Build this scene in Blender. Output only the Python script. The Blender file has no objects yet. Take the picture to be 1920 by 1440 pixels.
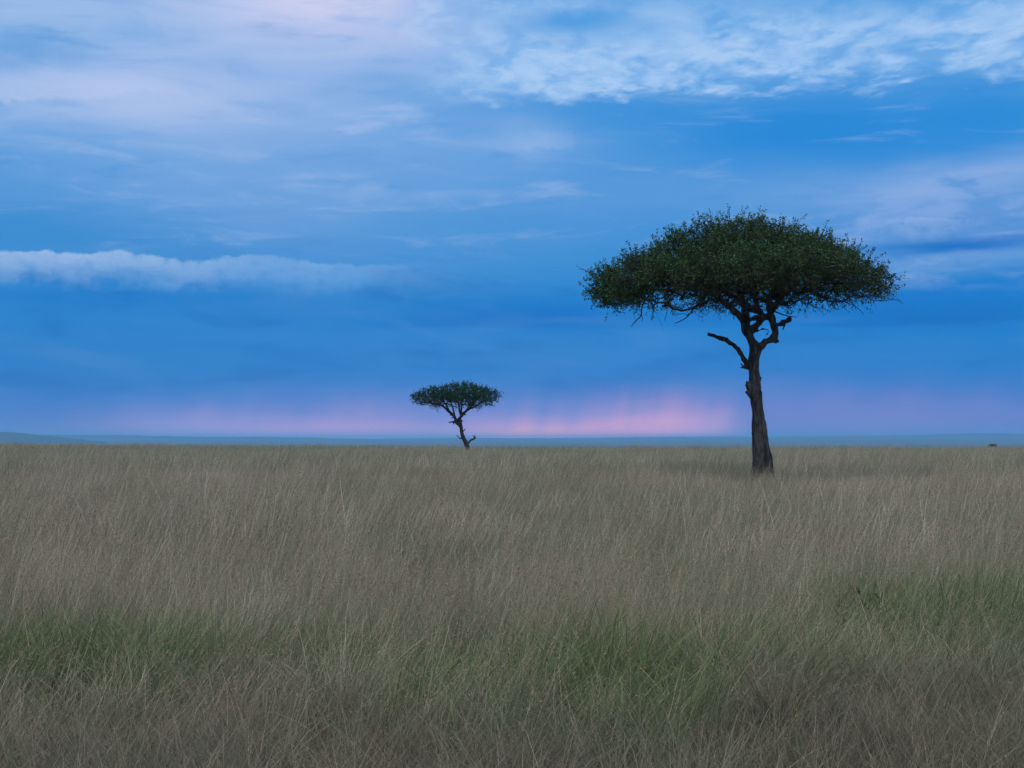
import bpy, math, random
import numpy as np
from math import radians as R

SC = bpy.context.scene
COL = SC.collection

# ------------------------------------------------------------------ camera
EYE = 1.65                                   # a standing photographer
cam_d = bpy.data.cameras.new("camera")
cam_d.lens = 50.0
cam_d.sensor_width = 36.0
cam_d.clip_start = 0.05
cam_d.clip_end = 90000.0
cam = bpy.data.objects.new("camera", cam_d)
cam.location = (0, 0, EYE)
cam.rotation_euler = (R(90 + 2.28), 0, 0)
COL.objects.link(cam)
SC.camera = cam

# ------------------------------------------------------------------ exposure
vs = SC.view_settings
vs.view_transform = 'Standard'
vs.look = 'None'
vs.exposure = 0.0
vs.gamma = 1.0
vs.use_curve_mapping = False
SC.cycles.use_denoising = True
SC.cycles.denoiser = 'OPENIMAGEDENOISE'
SC.cycles.denoising_input_passes = 'RGB_ALBEDO_NORMAL'
SC.cycles.denoising_prefilter = 'NONE'       # keeps the grass crisp
SC.cycles.max_bounces = 6
SC.cycles.diffuse_bounces = 3
SC.cycles.glossy_bounces = 2
SC.cycles.transmission_bounces = 3
SC.cycles.transparent_max_bounces = 12
SC.cycles.volume_bounces = 0
SC.cycles.sample_clamp_indirect = 4.0


# ------------------------------------------------------------------ node helpers
def lin(c):
    out = []
    for v in c[:3]:
        v = v / 255.0
        out.append(v / 12.92 if v <= 0.04045 else ((v + 0.055) / 1.055) ** 2.4)
    return (out[0], out[1], out[2], 1.0)


class G:
    """A node tree with short spellings for maths on sockets."""

    def __init__(self, tree):
        self.t = tree
        tree.nodes.clear()

    def n(self, kind, **kw):
        o = self.t.nodes.new(kind)
        for k, v in kw.items():
            setattr(o, k, v)
        return o

    def put(self, sock, v):
        if isinstance(v, S):
            self.t.links.new(v.s, sock)
        elif isinstance(v, bpy.types.NodeSocket):
            self.t.links.new(v, sock)
        else:
            sock.default_value = v

    def math(self, op, a, b=0.0, c=None, clamp=False):
        o = self.n('ShaderNodeMath', operation=op, use_clamp=clamp)
        self.put(o.inputs[0], a)
        self.put(o.inputs[1], b)
        if c is not None:
            self.put(o.inputs[2], c)
        return S(self, o.outputs[0])

    def vec(self, x, y, z=0.0):
        o = self.n('ShaderNodeCombineXYZ')
        self.put(o.inputs[0], x)
        self.put(o.inputs[1], y)
        self.put(o.inputs[2], z)
        return S(self, o.outputs[0])

    def noise(self, v, scale=1.0, detail=4.0, rough=0.5, dist=0.0, color=False, dim='3D'):
        o = self.n('ShaderNodeTexNoise', noise_dimensions=dim)
        self.put(o.inputs['Vector'], v)
        o.inputs['Scale'].default_value = scale
        o.inputs['Detail'].default_value = detail
        o.inputs['Roughness'].default_value = rough
        o.inputs['Distortion'].default_value = dist
        return S(self, o.outputs['Color' if color else 'Fac'])

    def mix(self, f, a, b):
        o = self.n('ShaderNodeMix', data_type='RGBA', clamp_factor=True)
        self.put(o.inputs[0], f)
        self.put(o.inputs[6], a)
        self.put(o.inputs[7], b)
        return S(self, o.outputs[2])

    def mul_rgb(self, a, b):
        o = self.n('ShaderNodeMix', data_type='RGBA', blend_type='MULTIPLY')
        o.inputs[0].default_value = 1.0
        self.put(o.inputs[6], a)
        self.put(o.inputs[7], b)
        return S(self, o.outputs[2])

    def step(self, v, lo, hi, a=0.0, b=1.0):
        o = self.n('ShaderNodeMapRange', interpolation_type='SMOOTHSTEP', clamp=True)
        self.put(o.inputs[0], v)
        for i, x in enumerate((lo, hi, a, b)):
            self.put(o.inputs[i + 1], x)
        return S(self, o.outputs[0])

    def ramp(self, f, stops, interp='LINEAR'):
        o = self.n('ShaderNodeValToRGB')
        o.color_ramp.interpolation = interp
        e = o.color_ramp.elements
        while len(e) > 1:
            e.remove(e[-1])
        e[0].position = stops[0][0]
        e[0].color = stops[0][1]
        for p, c in stops[1:]:
            k = e.new(p)
            k.color = c
        self.put(o.inputs[0], f)
        return S(self, o.outputs[0])


class S:
    """A socket with arithmetic."""

    def __init__(self, g, s):
        self.g, self.s = g, s

    def __add__(self, o): return self.g.math('ADD', self, o)
    __radd__ = __add__
    def __sub__(self, o): return self.g.math('SUBTRACT', self, o)
    def __rsub__(self, o): return self.g.math('SUBTRACT', o, self)
    def __mul__(self, o): return self.g.math('MULTIPLY', self, o)
    __rmul__ = __mul__
    def __truediv__(self, o): return self.g.math('DIVIDE', self, o)
    def __neg__(self): return self.g.math('MULTIPLY', self, -1.0)


# ------------------------------------------------------------------ sun and sky
SUN_EL, SUN_AZ = R(62), R(228)               # the soft light of the overcast dusk, from behind the camera
sun_d = bpy.data.lights.new("sun", 'SUN')
sun_d.energy = 1.5
sun_d.angle = R(32)
sun_d.color = (1.0, 0.94, 0.87)
sun = bpy.data.objects.new("sun", sun_d)
sun.rotation_euler = (R(90) - SUN_EL, 0, -SUN_AZ + math.pi)
sun.location = (0, -20, 40)
COL.objects.link(sun)

SKY_STRENGTH = 0.12
world = bpy.data.worlds.new("World")
SC.world = world
world.use_nodes = True


def build_sky():
    g = G(world.node_tree)
    tc = g.n('ShaderNodeTexCoord')
    sep = g.n('ShaderNodeSeparateXYZ')
    g.put(sep.inputs[0], tc.outputs['Generated'])
    x, y, z = (S(g, sep.outputs[i]) for i in range(3))
    hyp = g.math('SQRT', x * x + y * y)
    U = g.math('ARCTAN2', x, y) * 57.2958        # bearing, degrees right of north
    V = g.math('ARCTAN2', z, hyp) * 57.2958      # elevation, degrees
    # domain warps: long horizontal streaks, and lumps
    lo = g.noise(g.vec(U * 0.10, V * 0.35, 3.1), 1.0, 3.0, 0.5) - 0.5
    lo2 = g.noise(g.vec(U * 0.10, V * 0.35, 9.7), 1.0, 3.0, 0.5) - 0.5
    st = g.noise(g.vec(U * 0.22 - V * 0.08, V * 1.3, 5.3), 1.0, 7.0, 0.58, 0.6) - 0.5
    fi = g.noise(g.vec(U * 0.75, V * 1.9, 1.7), 1.0, 6.0, 0.55, 0.3) - 0.5
    Uw = U + lo * 6.0 + st * 2.0
    Vw = V + lo2 * 1.6 + st * 1.1
    Vs = V + lo2 * 0.7 + st * 0.5                # gentler, for low bands

    # base by elevation
    stops = [(0, (100, 124, 198)), (1.0, (76, 124, 202)), (2.6, (38, 124, 202)), (4.2, (22, 126, 204)),
             (6.0, (28, 132, 207)), (8.5, (58, 142, 212)), (11, (74, 150, 218)), (14, (98, 164, 226)),
             (17.5, (112, 172, 230)), (28, (160, 182, 212)), (45, (200, 203, 208)), (90, (212, 209, 206))]
    col = g.ramp((V + lo2 * 0.9) / 90.0, [(p / 90.0, lin(c)) for p, c in stops])

    def blob(c, u0, v0, su, sv, k, uu=None, vv=None):
        nonlocal col
        a = ((uu or Uw) - u0) / su
        b = ((vv or Vw) - v0) / sv
        f = g.math('EXPONENT', (a * a + b * b) * -1.0) * k
        col = g.mix(f, col, lin(c))

    # --- upper left, pale lavender veil
    blob((132, 174, 228), -10, 11.5, 11, 4.2, 0.75)
    blob((212, 212, 243), -8.0, 17.6, 7.5, 2.6, 1.0)
    blob((168, 194, 234), -17, 16.3, 5, 1.3, 0.6)
    blob((150, 186, 232), -17, 15.5, 6, 1.6, 0.6)
    blob((176, 196, 236), -15, 13.3, 7.5, 1.3, 0.85)
    blob((78, 150, 216), -18.6, 14.6, 3.0, 0.6, 0.6)
    blob((52, 138, 208), -18, 7.9, 7, 1.5, 0.8)
    blob((110, 160, 220), -9, 9.8, 5, 1.8, 0.5)
    blob((70, 147, 214), -1, 8.7, 5, 1.2, 0.5)
    # --- right, deep blue gap between two decks
    blob((28, 134, 215), 12, 12.1, 8.5, 1.9, 0.95)
    blob((30, 136, 216), 19, 12.5, 5, 1.4, 0.8)
    blob((40, 140, 216), 4, 13.0, 5, 0.9, 0.5)
    blob((128, 172, 226), 0.8, 12.0, 1.9, 0.75, 0.7)
    blob((95, 155, 220), 9, 9.9, 8, 0.9, 0.7)
    blob((150, 180, 230), 17, 9.95, 5, 0.62, 0.85, vv=Vw - U * 0.06 + 1.0)
    blob((104, 152, 217), 18, 8.5, 5, 1.3, 0.75)
    blob((120, 165, 222), 19, 7.0, 4, 0.5, 0.55, vv=Vs)
    # --- dark flat cloud bases
    pass
    blob((8, 118, 204), 17.0, 5.6, 5, 0.65, 0.85, vv=Vs)
    blob((14, 120, 202), 12.5, 4.8, 6, 0.55, 0.6, vv=Vs)
    blob((14, 118, 200), 1.6, 5.1, 6.0, 0.8, 0.8, vv=Vs)
    # the same bases where the rain below them cuts off sharply
    db = V - (4.42 + st * 0.5 + lo2 * 0.55 + fi * 0.12)
    f = g.step(db, 0.0, 0.13) * g.step(db, 1.5, 0.15)
    q1, q2 = (U + lo * 3.0 + 0.3) / 5.2, (U + lo * 4.0 - 14.5) / 6.5
    f = f * g.math('MINIMUM', g.math('EXPONENT', q1 * q1 * -1.0) + g.math('EXPONENT', q2 * q2 * -1.0), 1.0)
    col = g.mix(f * 0.9, col, lin((0, 112, 197)))
    blob((24, 122, 202), -15, 5.5, 9, 0.55, 0.85, vv=Vs)
    blob((46, 128, 202), -8, 5.2, 5, 0.3, 0.5, vv=Vs)
    blob((62, 134, 206), 0, 3.6, 12, 0.9, 0.55, vv=Vs)
    blob((44, 128, 200), -15, 3.3, 9, 1.6, 0.55, vv=Vs)

    # --- long streaks over everything above the rain
    sk = g.step(V, 5.0, 9.0)
    col = g.mix(g.step(st, 0.02, 0.30) * sk * 0.42, col, lin((168, 192, 234)))
    col = g.mix(g.step(st, -0.02, -0.30) * sk * 0.40, col, lin((50, 138, 212)))

    # soft mottling of the rain cloud lower down
    mo = g.noise(g.vec(U * 0.20 + V * 0.15, V * 0.75, 33.0), 1.0, 6.0, 0.55, 0.4) - 0.5
    mz = g.step(V, 9.0, 6.0) * g.step(V, 0.3, 2.0)
    col = g.mix(mz * g.step(mo, 0.0, 0.22) * 0.18, col, lin((98, 146, 210)))
    col = g.mix(mz * g.step(mo, 0.02, -0.20) * 0.42, col, lin((14, 104, 186)))

    # --- cumulus bank, left: crisp knobbly top, long soft base
    bump = g.noise(g.vec(U * 0.28, 0.0, 4.0), 1.0, 1.0, 0.5) - 0.5
    knob = g.noise(g.vec(U * 1.25, V * 1.25, 2.0), 1.0, 6.0, 0.56) - 0.5
    top = bump * 0.9 + knob * 0.55 + 7.05 + g.step(U, -15, -4, 0.25, -0.1)
    q = (U + 9.6) / 2.1
    top = top + g.math('EXPONENT', q * q * -1.0) * 0.26
    d = top - V
    bank = g.step(d, 0.0, 0.16) * g.step(d + knob * 1.2, 1.5, 0.05) * g.step(U, -1.0, -9.0)
    bcol = g.mix(g.step(U, -19, -7), lin((160, 190, 232)), lin((118, 170, 226)))
    bcol = g.mix(g.step(knob, 0.05, -0.2) * 0.5, bcol, lin((96, 152, 214)))
    brk = g.noise(g.vec(U * 0.42 + V * 0.3, V * 1.6, 41.0), 1.0, 6.0, 0.6, 0.5) - 0.5
    col = g.mix(bank * g.step(brk, -0.30, 0.10, 0.45, 0.92), col, bcol)

    # --- upper left: billow with a firm underside; centre: a small hooked patch
    lo_edge = V - (12.75 + knob * 0.9 + bump * 1.2 + g.step(U, -19, -12, 0.0, 0.8))
    bil = g.step(lo_edge, 0.0, 0.22) * g.step(lo_edge, 2.3, 0.2) * g.step(U, -10.5, -15.0)
    col = g.mix(bil * 0.5, col, lin((186, 202, 240)))
    pe = V - (11.55 + knob * 0.7)
    q = (U - 1.1) / 1.3
    pat = g.step(pe, 0.0, 0.25) * g.step(pe, 1.1, 0.2) * g.math('EXPONENT', q * q * -1.0) * g.step(U + knob, 2.7, 2.35)
    col = g.mix(pat * 0.85, col, lin((138, 178, 230)))

    # --- torn cloud between the bands, right
    rb = g.noise(g.vec(U * 0.30, V * 0.95, 15.0), 1.0, 7.0, 0.56, 0.5) - 0.5
    rz = g.step(U + lo * 5.0, 8.5, 15.0) * g.step(V, 5.6, 6.6) * g.step(V, 10.9, 9.9)
    col = g.mix(rz * g.step(rb, -0.04, 0.16) * 0.62, col, lin((140, 173, 228)))
    col = g.mix(rz * g.step(rb, -0.05, -0.22) * 0.55, col, lin((48, 134, 212)))
    ub = g.noise(g.vec(U * 0.16 - V * 0.05, V * 0.7, 25.0), 1.0, 7.0, 0.55, 0.7) - 0.5
    uz = g.step(U, 3.0, -6.0) * g.step(V, 8.5, 11.0)
    col = g.mix(uz * g.step(ub, 0.0, 0.22) * 0.38, col, lin((186, 204, 240)))
    col = g.mix(uz * g.step(ub, 0.0, -0.22) * 0.34, col, lin((84, 152, 218)))

    # --- small cumulus heads, right
    top2 = 8.5 + knob * 1.6 + bump * 0.6
    d2 = top2 - V
    a = (U - 16.2) / 1.7
    hd = g.step(d2, 0.0, 0.14) * g.step(d2, 0.9, 0.05) * g.math('EXPONENT', a * a * -1.0)
    col = g.mix(hd * 0.6, col, lin((146, 178, 228)))

    blob((10, 112, 198), 18.4, 7.55, 3.4, 0.26, 0.95, vv=Vs)

    # --- altocumulus deck, upper right: seen in perspective on a high flat layer
    pz = g.math('MAXIMUM', z, 0.02)
    px, py = x / pz, y / pz
    big = g.noise(g.vec(px * 0.9, py * 0.9, 7.0), 1.0, 3.0, 0.5) - 0.5
    cw = g.noise(g.vec(px * 5.0, py * 3.4, 2.0), 1.0, 4.0, 0.6) - 0.5
    vo = g.n('ShaderNodeTexVoronoi', feature='SMOOTH_F1')
    g.put(vo.inputs['Vector'], g.vec(px * 13.0 + cw * 5.0, py * 7.0 + cw * 4.0, 0.3))
    vo.inputs['Scale'].default_value = 1.0
    vo.inputs['Smoothness'].default_value = 0.8
    puff = 1.0 - S(g, vo.outputs['Distance'])
    fb = g.noise(g.vec(px * 7.0, py * 4.0, 11.0), 1.0, 7.0, 0.56, 0.4) - 0.5
    edge = V + big * 0.9 + fb * 1.9 + (puff - 0.5) * 0.55
    left = U * 0.75 + V * 0.6 + fb * 4.0 + big * 2.0
    zone = g.step(edge, 13.4, 14.3) * g.step(left, 5.0, 9.5)
    body = fb * 1.25 + (puff - 0.55) * 0.55 + big * 0.5
    h1, h2 = (U - 2.6) / 4.2, (V - 16.55 + fb * 0.8) / 0.75
    h3, h4 = (U - 15.5) / 5.5, (V - 17.2 + fb * 0.8) / 0.9
    hole = g.math('EXPONENT', (h1 * h1 + h2 * h2) * -1.0) + g.math('EXPONENT', (h3 * h3 + h4 * h4) * -1.0)
    hole = g.math('MAXIMUM', hole, g.step(V + big * 5.5 + lo * 3.5, 16.3, 18.2) * 0.8, clamp=True)
    dens = zone * g.step(body, -0.52, 0.02, 0.18, 1.0) * (1.0 - hole * 0.85)
    acol = g.mix(g.step(body, -0.32, 0.30), lin((108, 170, 232)), lin((174, 207, 246)))
    col = g.mix(hole * zone * 0.8, col, lin((56, 150, 222)))
    col = g.mix(dens * 0.9, col, acol)

    # --- pink light under the rain, low in the west: falls in faint vertical shafts
    sh = g.noise(g.vec(U * 0.75 - V * 0.16, V * 0.10, 8.0), 1.0, 3.0, 0.45) - 0.5
    Vp = V + sh * 0.9 + lo2 * 1.1 + st * 0.6
    gate = g.step(U + sh * 1.5 + V * 0.25, 10.1, 8.6)
    blob((146, 138, 204), 0, 0.3, 14, 1.35, 0.5, U, Vp)
    blob((182, 150, 202), -7.5, 0.2, 6.0, 0.8, 0.8, U, Vp)
    blob((92, 128, 204), -2.6, 1.0, 1.2, 0.7, 0.6, U, Vp)
    blob((150, 146, 206), -13.5, 0.3, 3.5, 0.8, 0.6, U, Vp)
    blob((134, 134, 206), 14.5, 0.7, 6.0, 1.0, 0.7, U, Vp)
    for (c, u0, v0, su, sv, k) in (((186, 154, 206), 5.8, 0.4, 3.6, 1.0, 0.75),
                                   ((255, 176, 178), 1.3, -0.1, 2.9, 0.72, 1.0),
                                   ((226, 164, 200), 5.2, 0.1, 3.0, 0.9, 0.8)):
        a = (U - u0) / su
        b = (Vp - v0) / sv
        f = g.math('EXPONENT', (a * a + b * b) * -1.0) * k * gate
        col = g.mix(f, col, lin(c))

    # the band right on the horizon is brightened to offset the dimming by the haze
    glow = g.math('EXPONENT', V * -1.7)
    gcol = g.mix(g.step(U, 10.5, 7.5) * g.step(U, -18.0, -11.0) * 0.9, (0.10, 0.02, 0.0, 1), (1.40, 0.80, 0.62, 1))
    lift = g.n('ShaderNodeVectorMath', operation='MULTIPLY_ADD')
    gs = g.n('ShaderNodeVectorMath', operation='SCALE')
    g.put(gs.inputs[0], gcol)
    g.put(gs.inputs['Scale'], g.step(V, -0.5, 0.0) * glow * GLOW)
    g.put(lift.inputs[0], col)
    g.put(lift.inputs[1], S(g, gs.outputs[0]))
    g.put(lift.inputs[2], col)
    col = S(g, lift.outputs[0])

    # --- clear sky shows a little through the veil
    sky = g.n('ShaderNodeTexSky', sky_type='NISHITA', sun_disc=False)
    sky.sun_elevation = SUN_EL
    sky.sun_rotation = SUN_AZ
    sky.air_density = 1.5
    sky.ozone_density = 3.0
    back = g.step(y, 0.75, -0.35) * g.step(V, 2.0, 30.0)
    col = g.mix(back * 0.9, col, lin((208, 206, 206)))  # out-of-view sky turned neutral grey so the grass is not lit blue
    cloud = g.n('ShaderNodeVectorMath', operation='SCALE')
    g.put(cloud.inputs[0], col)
    # the unseen sky overhead and behind the camera, brightened to light the grass
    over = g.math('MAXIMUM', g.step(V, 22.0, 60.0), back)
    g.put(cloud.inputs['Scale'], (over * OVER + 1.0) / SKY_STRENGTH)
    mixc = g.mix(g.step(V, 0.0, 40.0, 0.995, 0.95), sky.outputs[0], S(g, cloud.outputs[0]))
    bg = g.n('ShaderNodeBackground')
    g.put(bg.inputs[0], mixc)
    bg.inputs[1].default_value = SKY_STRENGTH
    out = g.n('ShaderNodeOutputWorld')
    g.t.links.new(bg.outputs[0], out.inputs[0])


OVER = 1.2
GLOW = 1.3
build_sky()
world.cycles.sampling_method = 'MANUAL'
world.cycles.sample_map_resolution = 512


# ------------------------------------------------------------------ numeric helpers
RNG = np.random.default_rng(11)


def hash3(ix, iy, iz, seed=0):
    h = (ix.astype(np.int64) * 374761393 + iy.astype(np.int64) * 668265263 + iz.astype(np.int64) * 2147483647 + seed * 974711) & 0xFFFFFFFF
    h = ((h ^ (h >> 13)) * 1274126177) & 0xFFFFFFFF
    h = ((h ^ (h >> 16)) * 2246822519) & 0xFFFFFFFF
    return ((h ^ (h >> 15)) & 0xFFFFFF) / float(0xFFFFFF)


def vnoise(x, y, z=None, seed=0):
    """Smooth value noise in -1..1."""
    x, y = np.asarray(x, float), np.asarray(y, float)
    z = np.zeros_like(x) if z is None else np.asarray(z, float)
    fx, fy, fz = np.floor(x), np.floor(y), np.floor(z)
    u, v, w = x - fx, y - fy, z - fz
    u, v, w = (t * t * (3 - 2 * t) for t in (u, v, w))
    out = 0
    for dx in (0, 1):
        for dy in (0, 1):
            for dz in (0, 1):
                out = out + hash3(fx + dx, fy + dy, fz + dz, seed) * (u if dx else 1 - u) * (v if dy else 1 - v) * (w if dz else 1 - w)
    return out * 2 - 1


def fbm(x, y, z=None, o=4, seed=0):
    s, a, f = 0, 1.0, 1.0
    for k in range(o):
        s = s + a * vnoise(np.asarray(x) * f, np.asarray(y) * f, None if z is None else np.asarray(z) * f, seed + k)
        a *= 0.5
        f *= 2.03
    return s


def sstep(x, a, b):
    t = np.clip((np.asarray(x, float) - a) / (b - a), 0, 1)
    return t * t * (3 - 2 * t)


def mesh_from(name, verts, faces, smooth=True):
    """verts (N,3); faces: list of (M,k) integer arrays."""
    me = bpy.data.meshes.new(name)
    verts = np.asarray(verts, np.float32)
    tot, loops, starts = 0, [], []
    pos = 0
    for f in faces:
        f = np.asarray(f, np.int32)
        k = f.shape[1]
        loops.append(f.ravel())
        starts.append(pos + np.arange(len(f)) * k)
        pos += f.size
        tot += len(f)
    loops = np.concatenate(loops)
    starts = np.concatenate(starts)
    me.vertices.add(len(verts))
    me.vertices.foreach_set('co', verts.ravel())
    me.loops.add(len(loops))
    me.loops.foreach_set('vertex_index', loops.astype(np.int32))
    me.polygons.add(tot)
    me.polygons.foreach_set('loop_start', starts.astype(np.int32))
    me.update(calc_edges=True)
    me.validate()
    if smooth:
        me.polygons.foreach_set('use_smooth', np.ones(len(me.polygons), bool))
    return me


def attr(me, name, data, kind='FLOAT_COLOR', dom='POINT'):
    a = me.attributes.new(name, kind, dom)
    key = {'FLOAT_COLOR': 'color', 'FLOAT': 'value', 'FLOAT_VECTOR': 'vector', 'INT': 'value'}[kind]
    a.data.foreach_set(key, np.ascontiguousarray(data, np.int32 if kind == 'INT' else np.float32).ravel())


def link(name, me, mat=None, parent=None, loc=(0, 0, 0), **props):
    o = bpy.data.objects.new(name, me)
    COL.objects.link(o)
    o.location = loc
    if mat is not None and me is not None:
        me.materials.append(mat)
    if parent is not None:
        o.parent = parent
    for k, v in props.items():
        o[k] = v
    return o


def material(name):
    m = bpy.data.materials.new(name)
    m.use_nodes = True
    g = G(m.node_tree)
    b = g.n('ShaderNodeBsdfPrincipled')
    o = g.n('ShaderNodeOutputMaterial')
    g.t.links.new(b.outputs[0], o.inputs[0])
    return m, g, b, o


# ------------------------------------------------------------------ the land
F = 2667.0                                   # one radian is this many pixels of the photograph: used to read slopes off it
CREST = 212.0


def ridge_px(bearing):
    """How far the far plain's edge rises above eye level, by bearing in the same unit."""
    b = bearing * F
    return np.interp(b, [-2600, -960, -700, -420, -250, -100, 0, 150, 320, 540, 740, 840, 960, 2600],
                     [5, 6, 5.5, 4.5, 4.0, 5.5, 4.6, 5.5, 7.2, 8.6, 9.5, 9.5, 9.0, 6])


def land(x, y):
    x, y = np.asarray(x, float), np.asarray(y, float)
    r = np.hypot(x, y)
    near = 0.05 * fbm(x * 0.25, y * 0.25, o=3, seed=3) * sstep(r, 0, 6) + 0.12 * vnoise(x * 0.03, y * 0.03, seed=9) * sstep(r, 15, 80)
    rise = -0.40 * sstep(y, 55, 170) + 0.55 * sstep(-x, 5, 85) * sstep(y, 60, 190)
    c = CREST + 14 * vnoise(x / 70.0, 0 * x, seed=21)
    over = np.clip(y - c, 0, None)
    drop = -12.5 * sstep(over, 0, 480)
    z = near + rise + drop + 0.22 * vnoise(x / 23.0, y / 60.0, seed=23) * sstep(y, 90, 180)
    bear = np.arctan2(x, np.maximum(y, 1e-3))
    top = ridge_px(bear)
    d = np.clip(r, 1, None)
    ang = np.interp(d, [1200, 1800, 3000, 5000, 7000, 11000, 18000], [-18, -16, -13.6, -11.0, -8.0, -3.0, 0])
    far = EYE + d * (ang + top * sstep(d, 3000, 18000)) / F
    far = np.where(d > 18000, EYE + 18000 * top / F - (d - 18000) * 0.004, far)
    far = far + 2.6 * fbm(x / 800.0, y / 800.0, o=3, seed=4) * sstep(d, 1000, 3000)
    w = sstep(y, 560, 820)
    return z * (1 - w) + far * w


def build_ground():
    rr = np.concatenate([[0.0], np.geomspace(0.6, 60, 90), np.geomspace(62, 700, 110), np.geomspace(720, 26000, 130)])
    a_f = np.radians(np.arange(-32, 32.001, 0.25))
    a_b = np.radians(np.arange(34, 327, 3.0))
    aa = np.concatenate([a_f, a_b])
    A, RR = np.meshgrid(aa, rr[1:])
    x, y = RR * np.sin(A), RR * np.cos(A)
    z = land(x, y)
    v = np.concatenate([[[0, 0, float(land(0.0, 0.0))]], np.stack([x, y, z], -1).reshape(-1, 3)])
    na, nr = len(aa), len(rr) - 1
    i = np.arange(na)
    j = (i + 1) % na
    tri = np.stack([np.zeros(na, int), 1 + j, 1 + i], 1)
    k = np.arange(nr - 1)[:, None] * na
    quads = np.stack([1 + k + i, 1 + k + j, 1 + k + na + j, 1 + k + na + i], -1).reshape(-1, 4)
    me = mesh_from('ground', v, [tri, quads])
    m, g, b, o = material('savanna_soil')
    geo = g.n('ShaderNodeNewGeometry')
    P = geo.outputs['Position']
    n1 = g.noise(P, 2.3, 6, 0.6)
    n2 = g.noise(P, 0.002, 6, 0.6)
    n3 = g.noise(P, 0.03, 4, 0.6)
    n4 = g.noise(P, 24.0, 4, 0.65)
    soil = g.mix(g.step(n1 * 0.6 + n4 * 0.4, 0.35, 0.68), (0.034, 0.028, 0.020, 1), (0.13, 0.105, 0.068, 1))
    turf = g.mix(g.step(n2, 0.38, 0.62), (0.085, 0.090, 0.058, 1), (0.050, 0.062, 0.040, 1))
    turf = g.mix(g.step(n3, 0.58, 0.75) * 0.5, turf, (0.055, 0.07, 0.035, 1))
    sp = g.n('ShaderNodeSeparateXYZ')
    g.put(sp.inputs[0], P)
    far = g.step(S(g, sp.outputs[1]), 180.0, 300.0)
    g.put(b.inputs['Base Color'], g.mix(far, soil, turf))
    b.inputs['Roughness'].default_value = 0.95
    b.inputs['Specular IOR Level'].default_value = 0.1
    bp = g.n('ShaderNodeBump')
    bp.inputs['Strength'].default_value = 0.5
    bp.inputs['Distance'].default_value = 0.05
    g.put(bp.inputs['Height'], n1)
    g.put(b.inputs['Normal'], bp.outputs[0])
    link('ground', me, m, kind='structure')


def scrub_material():
    m, g, b, o = material('hill_scrub')
    geo = g.n('ShaderNodeNewGeometry')
    n = g.noise(geo.outputs['Position'], 0.02, 6, 0.65)
    g.put(b.inputs['Base Color'], g.mix(g.step(n, 0.4, 0.62), (0.025, 0.036, 0.024, 1), (0.06, 0.068, 0.042, 1)))
    b.inputs['Roughness'].default_value = 0.95
    b.inputs['Specular IOR Level'].default_value = 0.05
    return m


def build_hill(prof, dist, depth, mat, seed):
    """A ridge across the view at the given distance; prof is (bearing in pixels, rise above eye level in pixels)."""
    bx = np.array([p[0] for p in prof], float)
    bz = np.array([p[1] for p in prof], float)
    b = np.linspace(bx[0], bx[-1], 160)
    h = np.interp(b, bx, bz)
    h = np.convolve(np.pad(h, 3, 'edge'), np.ones(7) / 7, 'valid')
    h = h + 0.35 * fbm(b / 22.0, b * 0 + seed, o=4, seed=seed)
    t = np.linspace(-1, 1, 31)
    B, T = np.meshgrid(b, t, indexing='ij')
    prof_t = np.cos(T * math.pi / 2) ** 1.3
    d = dist + T * depth + depth * 0.25 * fbm(B / 60.0, B * 0 + 2, o=3, seed=seed + 5)
    x, y = np.sin(B / F) * d, np.cos(B / F) * d
    zg = land(x, y) - 2.0
    ztop = EYE + dist * h / F
    z = zg + np.clip(ztop[:, None] - zg, 0, None) * prof_t * (1 + 0.06 * fbm(x / 220.0, y / 220.0, o=4, seed=seed + 9) * (1 - prof_t))
    v = np.stack([x, y, z], -1).reshape(-1, 3)
    n, m_ = len(b), len(t)
    i = (np.arange(n - 1)[:, None] * m_ + np.arange(m_ - 1)).ravel()
    me = mesh_from('hill', v, [np.stack([i, i + m_, i + m_ + 1, i + 1], 1)])
    link('hill', me, mat, kind='structure')


build_ground()
SCRUB = scrub_material()
build_hill([(-1500, 2), (-1250, 12), (-1050, 13), (-935, 16.5), (-895, 14.5), (-850, 9.5), (-800, 4), (-740, -3)], 8600, 840, SCRUB, 1)
build_hill([(-1700, 8), (-1200, 10), (-900, 10.5), (-820, 10.2), (-740, 9.6), (-722, 11.2), (-712, 11.6), (-700, 9.2), (-600, 7.2),
            (-480, 6.8), (-400, 6.2), (-330, 4.5), (-260, 1)], 14600, 1200, SCRUB, 2)
build_hill([(560, 4), (640, 9.0), (720, 9.0), (760, 11.0), (820, 13.2), (880, 12.6), (960, 10.6), (1100, 11), (1400, 8), (1700, 3)], 16000, 1200, SCRUB, 3)


# ------------------------------------------------------------------ trees
def catmull(P, n):
    P = np.asarray(P, float)
    if len(P) == 2:
        return P[0] + (P[1] - P[0]) * np.linspace(0, 1, n + 1)[:, None]
    Q = np.vstack([2 * P[0] - P[1], P, 2 * P[-1] - P[-2]])
    out = []
    for i in range(1, len(Q) - 2):
        p0, p1, p2, p3 = Q[i - 1:i + 3]
        for t in np.linspace(0, 1, n, endpoint=False):
            out.append(0.5 * (2 * p1 + (p2 - p0) * t + (2 * p0 - 5 * p1 + 4 * p2 - p3) * t * t + (3 * p1 - p0 - 3 * p2 + p3) * t ** 3))
    out.append(P[-1])
    return np.array(out)


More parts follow.
